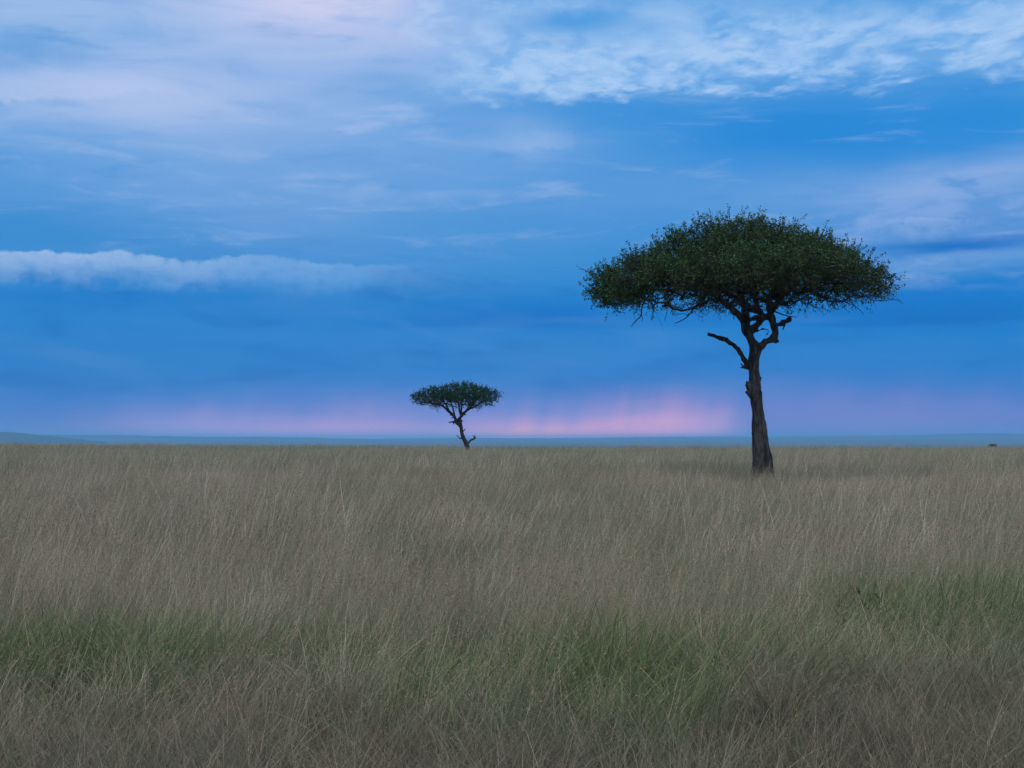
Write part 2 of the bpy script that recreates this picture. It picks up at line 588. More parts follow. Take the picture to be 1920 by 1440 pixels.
class Bag:
    """Collects tubes and faces for one mesh."""

    def __init__(self):
        self.v, self.f, self.n = [], {}, 0

    def add(self, v, *faces):
        for f in faces:
            f = np.asarray(f)
            self.f.setdefault(f.shape[1], []).append(f + self.n)
        self.v.append(np.asarray(v, float))
        self.n += len(v)

    def tube(self, pts, rad, sides=8, lump=0.0, seed=0, caps=True):
        pts, rad = np.asarray(pts, float), np.asarray(rad, float)
        n = len(pts)
        tan = np.gradient(pts, axis=0)
        tan /= np.linalg.norm(tan, axis=1)[:, None] + 1e-9
        ref = np.array([0.31, 0.95, 0.05])
        s = np.cross(tan, ref)
        s /= np.linalg.norm(s, axis=1)[:, None] + 1e-9
        u = np.cross(s, tan)
        a = np.arange(sides) * 2 * math.pi / sides
        ring = s[:, None] * np.cos(a)[None, :, None] + u[:, None] * np.sin(a)[None, :, None]
        rr = rad[:, None] * np.ones(sides)
        if lump:
            c = pts[:, None] + ring * rad[:, None, None]
            k = 1.0 / (rad.max() * 1.2)
            rr = rr * (1 + lump * fbm(c[..., 0] * k, c[..., 1] * k, c[..., 2] * k * 0.45, o=3, seed=seed))
        v = (pts[:, None] + ring * rr[..., None]).reshape(-1, 3)
        i = np.arange(sides)
        j = (i + 1) % sides
        k = np.arange(n - 1)[:, None] * sides
        q = np.stack([k + i, k + j, k + sides + j, k + sides + i], -1).reshape(-1, 4)
        fs = [q]
        if caps:
            v = np.vstack([v, pts[0], pts[-1]])
            c0, c1 = n * sides, n * sides + 1
            b = (n - 1) * sides
            fs.append(np.vstack([np.stack([j, i, np.full(sides, c0)], 1), np.stack([b + i, b + j, np.full(sides, c1)], 1)]))
        self.add(v, *fs)

    def mesh(self, name, smooth=True):
        return mesh_from(name, np.vstack(self.v), [np.vstack(f) for f in self.f.values()], smooth)


def fused(me, voxel):
    """The overlapping tubes of a trunk melted into one skin."""
    o = bpy.data.objects.new('skin', me)
    COL.objects.link(o)
    md = o.modifiers.new('remesh', 'REMESH')
    md.mode = 'VOXEL'
    md.voxel_size = voxel
    md.use_smooth_shade = True
    sm = o.modifiers.new('smooth', 'SMOOTH')
    sm.factor = 0.5
    sm.iterations = 3
    dg = bpy.context.evaluated_depsgraph_get()
    dg.update()
    out = bpy.data.meshes.new_from_object(o.evaluated_get(dg))
    bpy.data.objects.remove(o)
    out.polygons.foreach_set('use_smooth', np.ones(len(out.polygons), bool))
    return out


def roughen(me, amp, kxy, kz, seed):
    """Bark: long vertical ridges pushed out along the normals."""
    n = len(me.vertices)
    co = np.empty(n * 3, np.float32)
    me.vertices.foreach_get('co', co)
    co = co.reshape(-1, 3).astype(float)
    nr = np.empty(n * 3, np.float32)
    me.vertex_normals.foreach_get('vector', nr)
    nr = nr.reshape(-1, 3)
    d = fbm(co[:, 0] * kxy, co[:, 1] * kxy, co[:, 2] * kz, o=4, seed=seed)
    d = d - 1.2 * np.abs(vnoise(co[:, 0] * kxy * 0.6, co[:, 1] * kxy * 0.6, co[:, 2] * kz * 0.5, seed=seed + 30)) ** 0.5 + 0.6
    co = co + nr * (d * amp)[:, None]
    me.vertices.foreach_set('co', co.astype(np.float32).ravel())
    me.update()


def bark_material(name, dark, light, stain):
    m, g, b, o = material(name)
    tc = g.n('ShaderNodeTexCoord')
    mp = g.n('ShaderNodeMapping')
    mp.inputs['Scale'].default_value = (1, 1, 0.22)
    g.put(mp.inputs[0], tc.outputs['Object'])
    n1 = g.noise(mp.outputs[0], 14, 8, 0.68, 0.4)
    n2 = g.noise(mp.outputs[0], 3.2, 5, 0.6, 0.6)
    n3 = g.noise(tc.outputs['Object'], 45, 4, 0.6)
    c = g.mix(g.step(n1, 0.36, 0.66), dark, light)
    c = g.mix(g.step(n2, 0.50, 0.62) * 0.85, c, stain)
    c = g.mix(g.step(n3, 0.55, 0.7) * 0.3, c, light)
    g.put(b.inputs['Base Color'], c)
    b.inputs['Roughness'].default_value = 0.9
    b.inputs['Specular IOR Level'].default_value = 0.2
    bp = g.n('ShaderNodeBump')
    bp.inputs['Strength'].default_value = 0.8
    bp.inputs['Distance'].default_value = 0.03
    g.put(bp.inputs['Height'], n1 * 0.7 + n3 * 0.3)
    g.put(b.inputs['Normal'], bp.outputs[0])
    return m


def leaf_material(name, c0, c1, c2):
    m, g, b, o = material(name)
    at = g.n('ShaderNodeAttribute', attribute_name='leaf')
    sp = g.n('ShaderNodeSeparateColor')
    g.put(sp.inputs[0], at.outputs['Color'])
    r, cl, yl = (S(g, sp.outputs[i]) for i in range(3))
    c = g.mix(r * 0.38 + g.step(cl, 0.12, 0.88) * 0.62, c0, c1)
    c = g.mix(g.step(yl, 0.86, 1.0), c, c2)
    g.put(b.inputs['Base Color'], c)
    b.inputs['Roughness'].default_value = 0.5
    b.inputs['Specular IOR Level'].default_value = 0.14
    tr = g.n('ShaderNodeBsdfTranslucent')
    g.put(tr.inputs[0], c)
    mx = g.n('ShaderNodeMixShader')
    mx.inputs[0].default_value = 0.14
    g.t.links.new(b.outputs[0], mx.inputs[1])
    g.t.links.new(tr.outputs[0], mx.inputs[2])
    g.t.links.new(mx.outputs[0], o.inputs[0])
    return m


def unit(v):
    return v / (np.linalg.norm(v, axis=-1, keepdims=True) + 1e-9)


def leaf_mesh(name, pos, axis, length, width, tint, rng):
    """Folded four-cornered leaves: pos is the stalk end, axis the direction."""
    n = len(pos)
    side = unit(np.cross(axis, rng.normal(size=(n, 3))))
    nor = np.cross(side, axis)
    L, W = length[:, None], width[:, None]
    tip = pos + axis * L + nor * L * rng.uniform(-0.25, 0.1, (n, 1))
    mid = pos + axis * L * 0.52
    a = mid + side * W * 0.5 + nor * W * 0.14
    b = mid - side * W * 0.5 + nor * W * 0.14
    v = np.stack([pos, a, tip, b], 1).reshape(-1, 3)
    i = np.arange(n) * 4
    me = mesh_from(name, v, [np.stack([i, i + 1, i + 2, i + 3], 1)], smooth=False)
    attr(me, 'leaf', np.repeat(np.concatenate([tint, np.ones((n, 1))], 1), 4, axis=0))
    return me


def grow(limbs, env, n_clump, rng, tip=0.013, power=0.44):
    """Branches from the main limbs to clump centres spread through the crown's envelope.
    Returns nodes (parent, position, weight) and the clump centres with their outward direction."""
    pos, par, base = [], [], []
    for pth in limbs:
        for i, p in enumerate(pth):
            pos.append(p)
            par.append(len(pos) - 2 if i else -1)
            base.append(True)
    dist = []
    for i, p in enumerate(pos):
        dist.append(0.0 if par[i] < 0 else dist[par[i]] + np.linalg.norm(pos[i] - pos[par[i]]))
    centre = np.mean([p[-1] for p in limbs], axis=0)
    centre[2] -= 1.0
    cl = env(n_clump, rng)
    cl = cl[np.argsort(np.linalg.norm(cl - centre, axis=1))]
    ends = []
    for c in cl:
        P = np.array(pos)
        dv = c - P
        dd = np.linalg.norm(dv, axis=1)
        cost = dd * (1 + 0.35 * np.clip(-dv[:, 2] / (dd + 1e-6), 0, 1)) + 0.10 * np.array(dist)
        k = int(np.argmin(cost))
        p0 = P[k]
        L = dd[k]
        steps = max(2, int(L / 0.28))
        prev = k
        wob = rng.normal(size=3) * 0.13 * L
        for s in range(1, steps + 1):
            t = s / steps
            q = p0 + (c - p0) * t + wob * math.sin(t * math.pi) + np.array([0, 0, -0.10 * L * math.sin(t * math.pi)])
            if s < steps:
                q = q + rng.normal(size=3) * 0.02
            pos.append(q)
            par.append(prev)
            base.append(False)
            dist.append(dist[prev] + L / steps)
            prev = len(pos) - 1
        ends.append(prev)
    w = np.zeros(len(pos))
    for e in ends:
        k = e
        while k >= 0:
            w[k] += 1
            k = par[k]
    rad = tip * np.maximum(w, 0.6) ** power
    return np.array(pos), np.array(par), np.array(base), rad, np.array(ends), cl


def branch_bag(pos, par, base, rad, sides=6):
    """One tube per run of nodes between forks."""
    bag = Bag()
    kids = [[] for _ in pos]
    for i, p in enumerate(par):
        if p >= 0:
            kids[p].append(i)
    heavy = [max(k, key=lambda q: rad[q]) if k else -1 for k in kids]
    for i in range(len(pos)):
        if base[i] or par[i] < 0:
            continue
        p = par[i]
        if heavy[p] == i and not base[p]:
            continue
        run = [p, i]
        while heavy[run[-1]] >= 0:
            run.append(heavy[run[-1]])
        r = rad[run].copy()
        r[0] = min(r[1] * 1.1, rad[p] if not base[p] else r[1] * 1.3)
        bag.tube(pos[run], r, sides if r[0] > 0.03 else 4, caps=False)
    return bag


def make_tree(name, label, loc, spec, rng, bark, bark_dead, leaf):
    root = bpy.data.objects.new(name, None)
    COL.objects.link(root)
    root.location = loc
    root['label'] = label
    root['category'] = 'tree'
    tb = Bag()
    limbs = []
    for k, (pts, into_crown, lump) in enumerate(spec['trunk']):
        P = catmull([(p[0], p[1], p[2]) for p in pts], 5)
        r = catmull([(p[3], 0, 0) for p in pts], 5)[:, 0]
        tb.tube(P, r, 14, lump, seed=k * 7)
        if into_crown:
            limbs.append(P[::3] if len(P) % 3 == 1 else np.vstack([P[::3], P[-1]]))
    for fn in spec.get('extra', ()):
        fn(tb)
    me = fused(tb.mesh('trunk'), spec['voxel'])
    roughen(me, spec['bark'], 9.0 * spec['k'], 1.6 * spec['k'], 5)
    link('trunk', me, bark, root)
    for pts in spec['dead']:
        db = Bag()
        for q in pts:
            db.tube(catmull([p[:3] for p in q], 6), catmull([(p[3], 0, 0) for p in q], 6)[:, 0], 10, 0.22, seed=3)
        dm = fused(db.mesh('broken_limb'), spec['voxel'] * 0.7)
        roughen(dm, spec['bark'] * 0.6, 12.0 * spec['k'], 5.0 * spec['k'], 8)
        link('broken_limb', dm, bark_dead, root)
    pos, par, base, rad, ends, cl = grow(limbs, spec['env'], spec['clumps'], rng, spec['tip'])
    bag = branch_bag(pos, par, base, rad)
    for q in spec.get('hanging', ()):
        bag.tube(catmull([p[:3] for p in q], 4), catmull([(p[3], 0, 0) for p in q], 4)[:, 0], 5, caps=False)
    link('branches', bag.mesh('branches'), bark_dead, root)
    # twigs and leaves
    tw = Bag()
    lp, la, lt = [], [], []
    cen = np.array(spec['centre'])
    for e in ends:
        c = pos[e]
        out = c - cen
        out[2] *= 1.6
        out = unit(out)
        ct = float(np.clip(0.5 + 0.45 * vnoise(c[0] * 1.1, c[1] * 1.1, c[2] * 1.6, seed=13) + rng.normal() * 0.2, 0, 1))
        low = spec['lowness'](c)                 # 1 at the ragged underside, 0 in the leafy top
        nt = max(3, int(round(spec['twigs'] * (1 - 0.62 * low) * rng.uniform(0.7, 1.3))))
        for _ in range(nt):
            d = unit(rng.normal(size=3) * 0.75 + out * 0.55 + np.array([0, 0, 0.30 - 0.75 * low]))
            L = rng.uniform(0.22, 0.62) * spec['twig_len']
            if rng.random() < 0.06:
                L *= 1.5
            st = c + rng.normal(size=3) * 0.10 * spec['twig_len']
            bend = rng.normal(size=3) * 0.16 * L
            t = np.linspace(0, 1, 4)[:, None]
            P = st + d * L * t + bend * t * t
            P[0] = c + (st - c) * 0.3
            tw.tube(P, np.linspace(0.006, 0.0025, 4) * spec['twig_r'], 3, caps=False)
            nl = int(spec['leaves'] * L / (0.42 * spec['twig_len']) * (1 - 0.55 * low))
            if low > 0.5 and rng.random() < 0.3:
                nl = 0
            if nl < 1:
                continue
            tt = rng.uniform(0.12, 1.02, (nl, 1))
            lp.append(st + d * L * tt + bend * tt * tt + rng.normal(size=(nl, 3)) * 0.022 * spec['twig_len'])
            la.append(unit(d * 0.5 + rng.normal(size=(nl, 3)) * 0.8 + np.array([0, 0, 0.25])))
            lt.append(np.stack([rng.uniform(0, 1, nl), np.clip(ct + rng.normal(size=nl) * 0.1, 0, 1), rng.uniform(0, 1, nl)], 1))
    lp, la, lt = np.vstack(lp), np.vstack(la), np.vstack(lt)
    n = len(lp)
    L = rng.uniform(0.75, 1.3, n) * spec['leaf'][0]
    W = rng.uniform(0.75, 1.3, n) * spec['leaf'][1]
    crown = link('crown', leaf_mesh('crown', lp, la, L, W, lt, rng), leaf, root)
    link('twigs', tw.mesh('twigs'), bark_dead, crown)
    return root


def envelope(cx, cy, half, depth, topL, topR, botL, botR, hollow, drop=0.12, lump=0.52):
    tl, tr, bl, br = (np.array(a, float).T for a in (topL, topR, botL, botR))

    def zlim(x, y):
        a, b = (x - cx) / half, (y - cy) / depth
        rho = np.hypot(a, b)
        w = (1 + np.where(rho > 1e-6, a / np.maximum(rho, 1e-6), 0)) / 2
        zt = w * np.interp(rho, *tr) + (1 - w) * np.interp(rho, *tl)
        zb = w * np.interp(rho, *br) + (1 - w) * np.interp(rho, *bl)
        return rho, zt, zb

    def env(n, rng):
        pts = []
        tries = 0
        rmin = 0.9 * (2 * half * 2 * depth * 1.5 / n) ** (1 / 3)
        while len(pts) < n and tries < 60000:
            tries += 1
            x, y = cx + rng.uniform(-1, 1) * half, cy + rng.uniform(-1, 1) * depth
            rho, zt, zb = zlim(x, y)
            lob = 1 + 0.03 * math.sin(3 * math.atan2(y - cy, x - cx) + 1) + 0.06 * float(vnoise(x * 0.9, y * 0.9, seed=7))
            if rho > 0.965 * lob:
                continue
            top, bot = zt - drop - lump * (0.5 + 0.5 * float(vnoise(x * 0.6, y * 0.45, seed=5))) - 0.12 * abs(float(vnoise(x * 1.9, y * 1.9, seed=6))), zb + 0.15
            if rho < hollow[0]:
                bot = bot + (hollow[1] - bot) * (1 - (rho / hollow[0]) ** 2)
            if top <= bot:
                continue
            t = rng.uniform(0, 1) ** 0.72
            p = np.array([x, y, bot + (top - bot) * t])
            if float(vnoise(x * 1.0, y * 1.0, p[2] * 1.5, seed=17)) < -0.22 - 0.25 * t:
                continue
            if pts and np.min(np.linalg.norm(np.array(pts) - p, axis=1)) < rmin * (0.985 ** (tries / 400)):
                continue
            pts.append(p)
        return np.array(pts)
    return env, zlim


def big_tree():
    def c(X, Y, r, y=0.0):
        return ((X - 542) / 256.6, y, (1550 - Y) / 256.6, r / 256.6)

    trunk = [c(545, 1600, 96), c(543, 1500, 88), c(538, 1370, 80), c(540, 1290, 79), c(536, 1200, 73), c(528, 1100, 62), c(521, 1000, 55), c(514, 900, 49),
             c(498, 800, 47), c(488, 740, 48), c(487, 680, 45), c(487, 600, 43), c(482, 550, 41), c(477, 500, 44), c(484, 450, 42), c(496, 400, 46), c(490, 365, 38)]
    left = [c(500, 410, 40), c(482, 350, 36), c(456, 295, 38, -.03), c(425, 245, 42, -.08), c(405, 190, 33, -.10), c(383, 150, 30, -.10), c(345, 108, 27, -.10),
            c(290, 60, 25, -.05), c(232, 10, 21, 0), c(160, -60, 17, .1), c(60, -110, 14, .2), c(-90, -150, 12, .3), c(-330, -160, 10, .3), c(-560, -130, 7, .2)]
    right = [c(505, 410, 36), c(552, 362, 30, .04), c(600, 330, 30, .08), c(643, 308, 31, .10), c(660, 265, 26, .10), c(650, 215, 28, .06), c(628, 165, 33, 0),
             c(612, 120, 27, 0), c(613, 60, 24, 0), c(606, -10, 20, 0), c(640, -90, 17, 0), c(760, -170, 14, -.1), c(950, -230, 11, -.2), c(1200, -200, 8, -.2)]
    cross_a = [c(418, 272, 30, -.08), c(470, 240, 30, .0), c(515, 200, 27, .05), c(545, 165, 24, .02), c(595, 148, 22, 0)]
    cross_b = [c(400, 178, 22, -.1), c(450, 160, 23, -.16), c(510, 150, 23, -.14), c(590, 140, 22, -.02)]
    loop = [c(398, 135, 23, -.1), c(430, 97, 23, -.05), c(470, 76, 25, 0), c(520, 82, 27, .05), c(552, 112, 21, .05), c(590, 130, 18, 0)]
    front_l = [c(430, 200, 26, -.1), c(400, 120, 24, -.45), c(350, 20, 20, -1.0), c(260, -80, 15, -1.8), c(120, -130, 11, -2.7), c(-60, -140, 8, -3.6)]
    front_r = [c(610, 130, 25, -.05), c(640, 50, 22, -.5), c(700, -40, 18, -1.1), c(800, -130, 14, -1.9), c(900, -160, 10, -2.9), c(960, -150, 7, -3.7)]
    back_l = [c(470, 78, 24, .0), c(440, 20, 21, .5), c(380, -60, 18, 1.1), c(280, -140, 14, 1.9), c(120, -180, 11, 2.8), c(0, -170, 7, 3.7)]
    back_r = [c(612, 100, 24, .03), c(630, 30, 21, .5), c(690, -60, 17, 1.2), c(790, -150, 13, 2.1), c(900, -180, 10, 3.0), c(980, -170, 7, 3.8)]
    mid = [c(520, 84, 22, .05), c(500, 0, 20, .0), c(470, -120, 17, -.1), c(440, -230, 13, -.1), c(400, -330, 9, 0)]
    stub = [c(650, 318, 26, .1), c(672, 330, 17, .08), c(688, 336, 6, .06)]
    stub_r = [c(632, 205, 24, .03), c(668, 206, 18, -.02), c(700, 192, 18, -.06), c(740, 176, 17, -.1), c(762, 160, 17, -.1), c(776, 150, 6, -.1)]
    spur1 = [c(745, 175, 7, -.1), c(725, 205, 6, -.12), c(712, 242, 3, -.12)]
    spur2 = [c(600, 235, 10, .08), c(604, 262, 9, .08), c(585, 288, 4, .08)]
    thin = [c(465, 288, 9, -.02), c(510, 260, 8, .02), c(545, 240, 8, .04), c(588, 236, 8, .06)]
    thin2 = [c(545, 240, 6, .04), c(555, 215, 5, .03), c(548, 190, 4, .03)]
    knob = [c(470, 715, 36, -.02), c(445, 695, 27, -.05), c(430, 676, 17, -.06), c(425, 655, 5, -.06)]
    knob2 = [c(470, 760, 38, -.03), c(440, 745, 24, -.05), c(408, 738, 6, -.05)]
    spk = [c(440, 695, 9, -.05), c(420, 690, 6, -.05), c(402, 688, 3, -.05)]
    spk2 = [c(515, 650, 16), c(532, 636, 10), c(541, 617, 3)]
    spk3 = [c(515, 750, 14), c(531, 744, 9), c(539, 738, 3)]
    root_r = [c(600, 1600, 55, .02), c(598, 1480, 48, .0), c(600, 1340, 36, -.02), c(600, 1230, 20, -.02), c(585, 1150, 10, 0)]
    root_f = [c(520, 1600, 52, -.22), c(522, 1400, 36, -.18), c(520, 1250, 22, -.14), c(515, 1100, 14, -.12)]
    root_b = [c(560, 1600, 55, .22), c(555, 1400, 38, .18), c(545, 1250, 24, .13)]
    spec = {
        'voxel': 0.020, 'bark': 0.030, 'k': 1.0,
        'trunk': [(trunk, False, .10), (left, True, .12), (right, True, .12), (cross_a, False, .15), (cross_b, False, .15), (loop, False, .15),
                  (front_l, True, .1), (front_r, True, .1), (back_l, True, .1), (back_r, True, .1), (mid, True, .1), (stub, False, .2), (stub_r, False, .22),
                  (spur1, False, .1), (spur2, False, .1), (thin, False, .1), (thin2, False, .1), (knob, False, .25), (knob2, False, .25), (spk, False, 0),
                  (spk2, False, 0), (spk3, False, 0), (root_r, False, .15), (root_f, False, .15), (root_b, False, .15)],
        'dead': [[[c(478, 548, 24), c(442, 535, 24, -.02), c(424, 512, 22, -.03), c(395, 465, 19, -.05), c(355, 405, 18, -.08), c(310, 360, 17, -.12), c(265, 332, 18, -.15),
                   c(225, 318, 24, -.18), c(190, 306, 16, -.2), c(145, 290, 15, -.22), c(108, 281, 13, -.24)],
                  [c(445, 545, 16, -.03), c(410, 543, 11, -.05), c(376, 546, 4, -.05)], [c(405, 541, 8, -.05), c(385, 520, 4, -.05), c(378, 510, 2, -.05)],
                  [c(240, 322, 15, -.18), c(262, 316, 10, -.18), c(272, 328, 5, -.18)], [c(200, 306, 10, -.2), c(215, 296, 8, -.2), c(205, 300, 4, -.2)]]],
        'clumps': 820, 'tip': 0.0105, 'twigs': 13, 'twig_len': 0.88, 'twig_r': 1.0, 'leaves': 17, 'leaf': (0.060, 0.038), 'centre': (-0.5, 0, 5.2),
    }

    def h(X, Y, r, y):
        return ((X - 972) / 155.8, y, (1455.5 - Y) / 155.8, r / 155.8)
    spec['hanging'] = [
        [h(470, 470, 3, -1.0), h(400, 530, 3.5, -1.2), h(380, 575, 3.5, -1.2), h(375, 610, 3, -1.2), h(350, 635, 2.5, -1.25), h(328, 664, 1.5, -1.3)],
        [h(376, 600, 2, -1.2), h(382, 620, 1.6, -1.2), h(379, 638, 1, -1.2)],
        [h(700, 500, 4, -.6), h(640, 560, 3.5, -.8), h(600, 610, 2.6, -.9), h(565, 632, 2.2, -.9), h(540, 642, 1.4, -.9)],
        [h(600, 610, 2, -.9), h(585, 595, 1.5, -.9), h(560, 600, 1, -.9)],
        [h(520, 520, 2, .5), h(525, 570, 1.6, .4), h(512, 612, 1, .4)], [h(300, 520, 2, -.4), h(275, 560, 1.6, -.4), h(248, 592, 1, -.4)],
        [h(440, 540, 2, -1.6), h(430, 580, 1.6, -1.6), h(428, 612, 1, -1.6)], [h(690, 560, 2, -1.4), h(690, 590, 1.5, -1.4), h(680, 612, 1, -1.4)],
        [h(1180, 480, 3, -.6), h(1180, 530, 2.4, -.7), h(1165, 575, 1.4, -.7)], [h(1300, 500, 2.5, -.8), h(1380, 545, 2, -.9), h(1400, 580, 1.2, -.9)],
        [h(1430, 490, 3, -.5), h(1500, 530, 2.2, -.6), h(1600, 525, 1.8, -.6), h(1632, 545, 1, -.6)], [h(1340, 500, 2.5, .5), h(1440, 540, 2, .4), h(1485, 582, 1.2, .4)],
        [h(1240, 500, 2.5, -1.2), h(1265, 550, 2, -1.3), h(1295, 585, 1.2, -1.3)], [h(1020, 560, 4, .2), h(1090, 590, 3, .1), h(1150, 600, 1.6, .1)],
        [h(150, 480, 2.5, 0), h(122, 500, 2, 0), h(108, 478, 1.2, 0)], [h(240, 400, 3, 0), h(190, 370, 2.2, 0), h(168, 345, 1.2, 0)],
        [h(980, 150, 2, .1), h(985, 100, 1.6, .1), h(962, 66, 1, .1)], [h(1290, 220, 2, .1), h(1296, 180, 1.5, .1), h(1300, 160, 1, .1)],
    ]
    env, zlim = envelope(-0.61, 0.0, 4.74, 4.5,
                         [(0, 8.68), (.23, 8.74), (.31, 8.67), (.41, 8.43), (.545, 7.98), (.65, 7.50), (.74, 7.26), (.83, 7.18), (1.0, 7.0)],
                         [(0, 8.66), (.16, 8.56), (.4, 8.24), (.65, 7.78), (.74, 7.48), (.88, 6.92), (1.0, 6.5)],
                         [(0, 5.95), (.3, 5.85), (.6, 5.9), (.9, 5.85), (1.0, 5.9)],
                         [(0, 5.95), (.4, 5.95), (.7, 5.95), (.9, 5.95), (1.0, 6.3)], (0.30, 6.7))
    spec['env'] = env

    def lowness(p):
        rho, zt, zb = zlim(p[0], p[1])
        return float(np.clip(1 - (p[2] - zb - 0.1) / 0.55, 0, 1)) * (1.0 if p[0] > -3.6 else 0.35)
    spec['lowness'] = lowness
    bark = bark_material('tree_bark', (0.022, 0.021, 0.021, 1), (0.092, 0.089, 0.090, 1), (0.014, 0.013, 0.014, 1))
    dead = bark_material('dark_bark', (0.014, 0.012, 0.011, 1), (0.06, 0.052, 0.045, 1), (0.02, 0.018, 0.016, 1))
    leaf = leaf_material('leaf', (0.006, 0.021, 0.010, 1), (0.044, 0.102, 0.036, 1), (0.095, 0.135, 0.045, 1))
    x, y = 7.72, 44.0
    make_tree('umbrella_tree', 'large umbrella shaped green tree with a thick forked trunk and a bare broken limb', (x, y, float(land(x, y))),
              spec, np.random.default_rng(5), bark, dead, leaf)
    return bark, dead


def small_tree(bark, dead):
    def c(X, Y, r, y=0.0):
        return ((X - 1096) / 118.5, y, (1256 - Y) / 118.5, r / 118.5)
    trunk = [c(1096, 1290, 46), c(1093, 1230, 40), c(1089, 1150, 36), c(1068, 1080, 34), c(1032, 1000, 31), c(1006, 920, 28), c(999, 850, 27), c(985, 770, 25), c(982, 720, 22)]
    left = [c(1000, 850, 26), c(960, 805, 25, -.05), c(920, 770, 24, -.1), c(912, 725, 23, -.1), c(900, 690, 21, -.1), c(852, 642, 20, -.1), c(790, 590, 18, -.1),
            c(740, 540, 16, -.05), c(660, 500, 13, 0), c(520, 480, 10, .1), c(380, 460, 7, .2)]
    right = [c(905, 785, 20, -.1), c(950, 735, 22, -.12), c(1000, 680, 22, -.08), c(1050, 620, 20, 0), c(1110, 575, 16, .1), c(1190, 540, 13, .2), c(1300, 470, 10, .2), c(1440, 420, 7, .2)]
    mid = [c(1000, 680, 18, -.05), c(972, 590, 15, .1), c(960, 500, 12, .2), c(950, 400, 9, .2)]
    mid2 = [c(1010, 660, 14, -.05), c(1000, 580, 12, -.3), c(1010, 480, 10, -.8), c(1030, 400, 8, -1.6), c(1050, 340, 6, -2.6)]
    f_l = [c(840, 635, 15, -.1), c(800, 560, 13, -.7), c(760, 480, 10, -1.5), c(700, 400, 8, -2.6)]
    b_l = [c(900, 690, 16, 0), c(880, 600, 14, .5), c(850, 500, 11, 1.3), c(780, 420, 8, 2.6)]
    b_r = [c(1060, 610, 15, .05), c(1110, 530, 12, .8), c(1160, 450, 9, 1.8), c(1220, 390, 7, 3.0)]
    f_r = [c(1110, 575, 13, .1), c(1180, 500, 11, -.6), c(1240, 430, 9, -1.5), c(1290, 380, 7, -2.6)]
    st = [[c(905, 768, 16, -.1), c(860, 764, 13, -.15), c(808, 772, 9, -.2)], [c(890, 785, 9, -.1), c(875, 805, 5, -.1)],
          [c(1015, 920, 12), c(1040, 895, 9), c(1064, 864, 6)], [c(1000, 1015, 13), c(965, 1000, 9), c(945, 975, 7), c(922, 962, 4)],
          [c(1015, 752, 12, 0), c(1030, 750, 3, 0)], [c(880, 700, 8, -.1), c(845, 705, 5, -.1)], [c(1040, 650, 10, 0), c(1075, 662, 8, 0)],
          [c(895, 680, 8, -.1), c(905, 655, 4, -.1)], [c(850, 665, 7, -.1), c(815, 668, 4, -.1)]]
    spec = {
        'voxel': 0.04, 'bark': 0.02, 'k': 0.8,
        'trunk': [(trunk, False, .08), (left, True, .12), (right, True, .12), (mid, True, .1), (mid2, True, .1), (f_l, True, .1), (b_l, True, .1), (b_r, True, .1), (f_r, True, .1)]
        + [(s, False, .1) for s in st],
        'dead': [[[c(1085, 1110, 18), c(1108, 1080, 15, -.05), c(1140, 1040, 13, -.1), c(1185, 1018, 15, -.15), c(1204, 998, 15, -.15), c(1180, 966, 9, -.15)],
                  [c(1180, 1020, 9, -.15), c(1200, 1028, 5, -.15)]]],
        'clumps': 430, 'tip': 0.014, 'twigs': 10, 'twig_len': 0.95, 'twig_r': 1.6, 'leaves': 10, 'leaf': (0.105, 0.075), 'centre': (-1.2, 0, 5.3),
        'hanging': [],
    }
    env, zlim = envelope(-1.61, 0.0, 5.75, 5.2,
                         [(0, 9.1), (.12, 9.14), (.3, 8.74), (.45, 8.42), (.62, 8.42), (.74, 8.0), (.84, 7.66), (.94, 7.7), (1, 7.5)],
                         [(0, 9.1), (.2, 9.28), (.4, 9.06), (.65, 8.76), (.77, 8.35), (.94, 7.98), (1, 7.2)],
                         [(0, 6.5), (.25, 6.0), (.42, 5.6), (.6, 6.0), (.75, 6.25), (1, 6.5)],
                         [(0, 6.5), (.3, 6.0), (.55, 5.5), (.8, 5.9), (1, 6.7)], (0.34, 7.1), 0.0, 0.5)
    spec['env'] = env

    def lowness(p):
        rho, zt, zb = zlim(p[0], p[1])
        return float(np.clip(1 - (p[2] - zb - 0.1) / 0.8, 0, 1))
    spec['lowness'] = lowness
    leaf = leaf_material('far_leaf', (0.003, 0.022, 0.009, 1), (0.013, 0.066, 0.020, 1), (0.04, 0.11, 0.02, 1))
    x, y = -5.6, 180.0
    make_tree('umbrella_tree', 'small distant flat topped tree with a slim leaning trunk on the grass skyline', (x, y, float(land(x, y)) + 0.22),
              spec, np.random.default_rng(8), dead, dead, leaf)


BARK, DARK_BARK = big_tree()
small_tree(BARK, DARK_BARK)


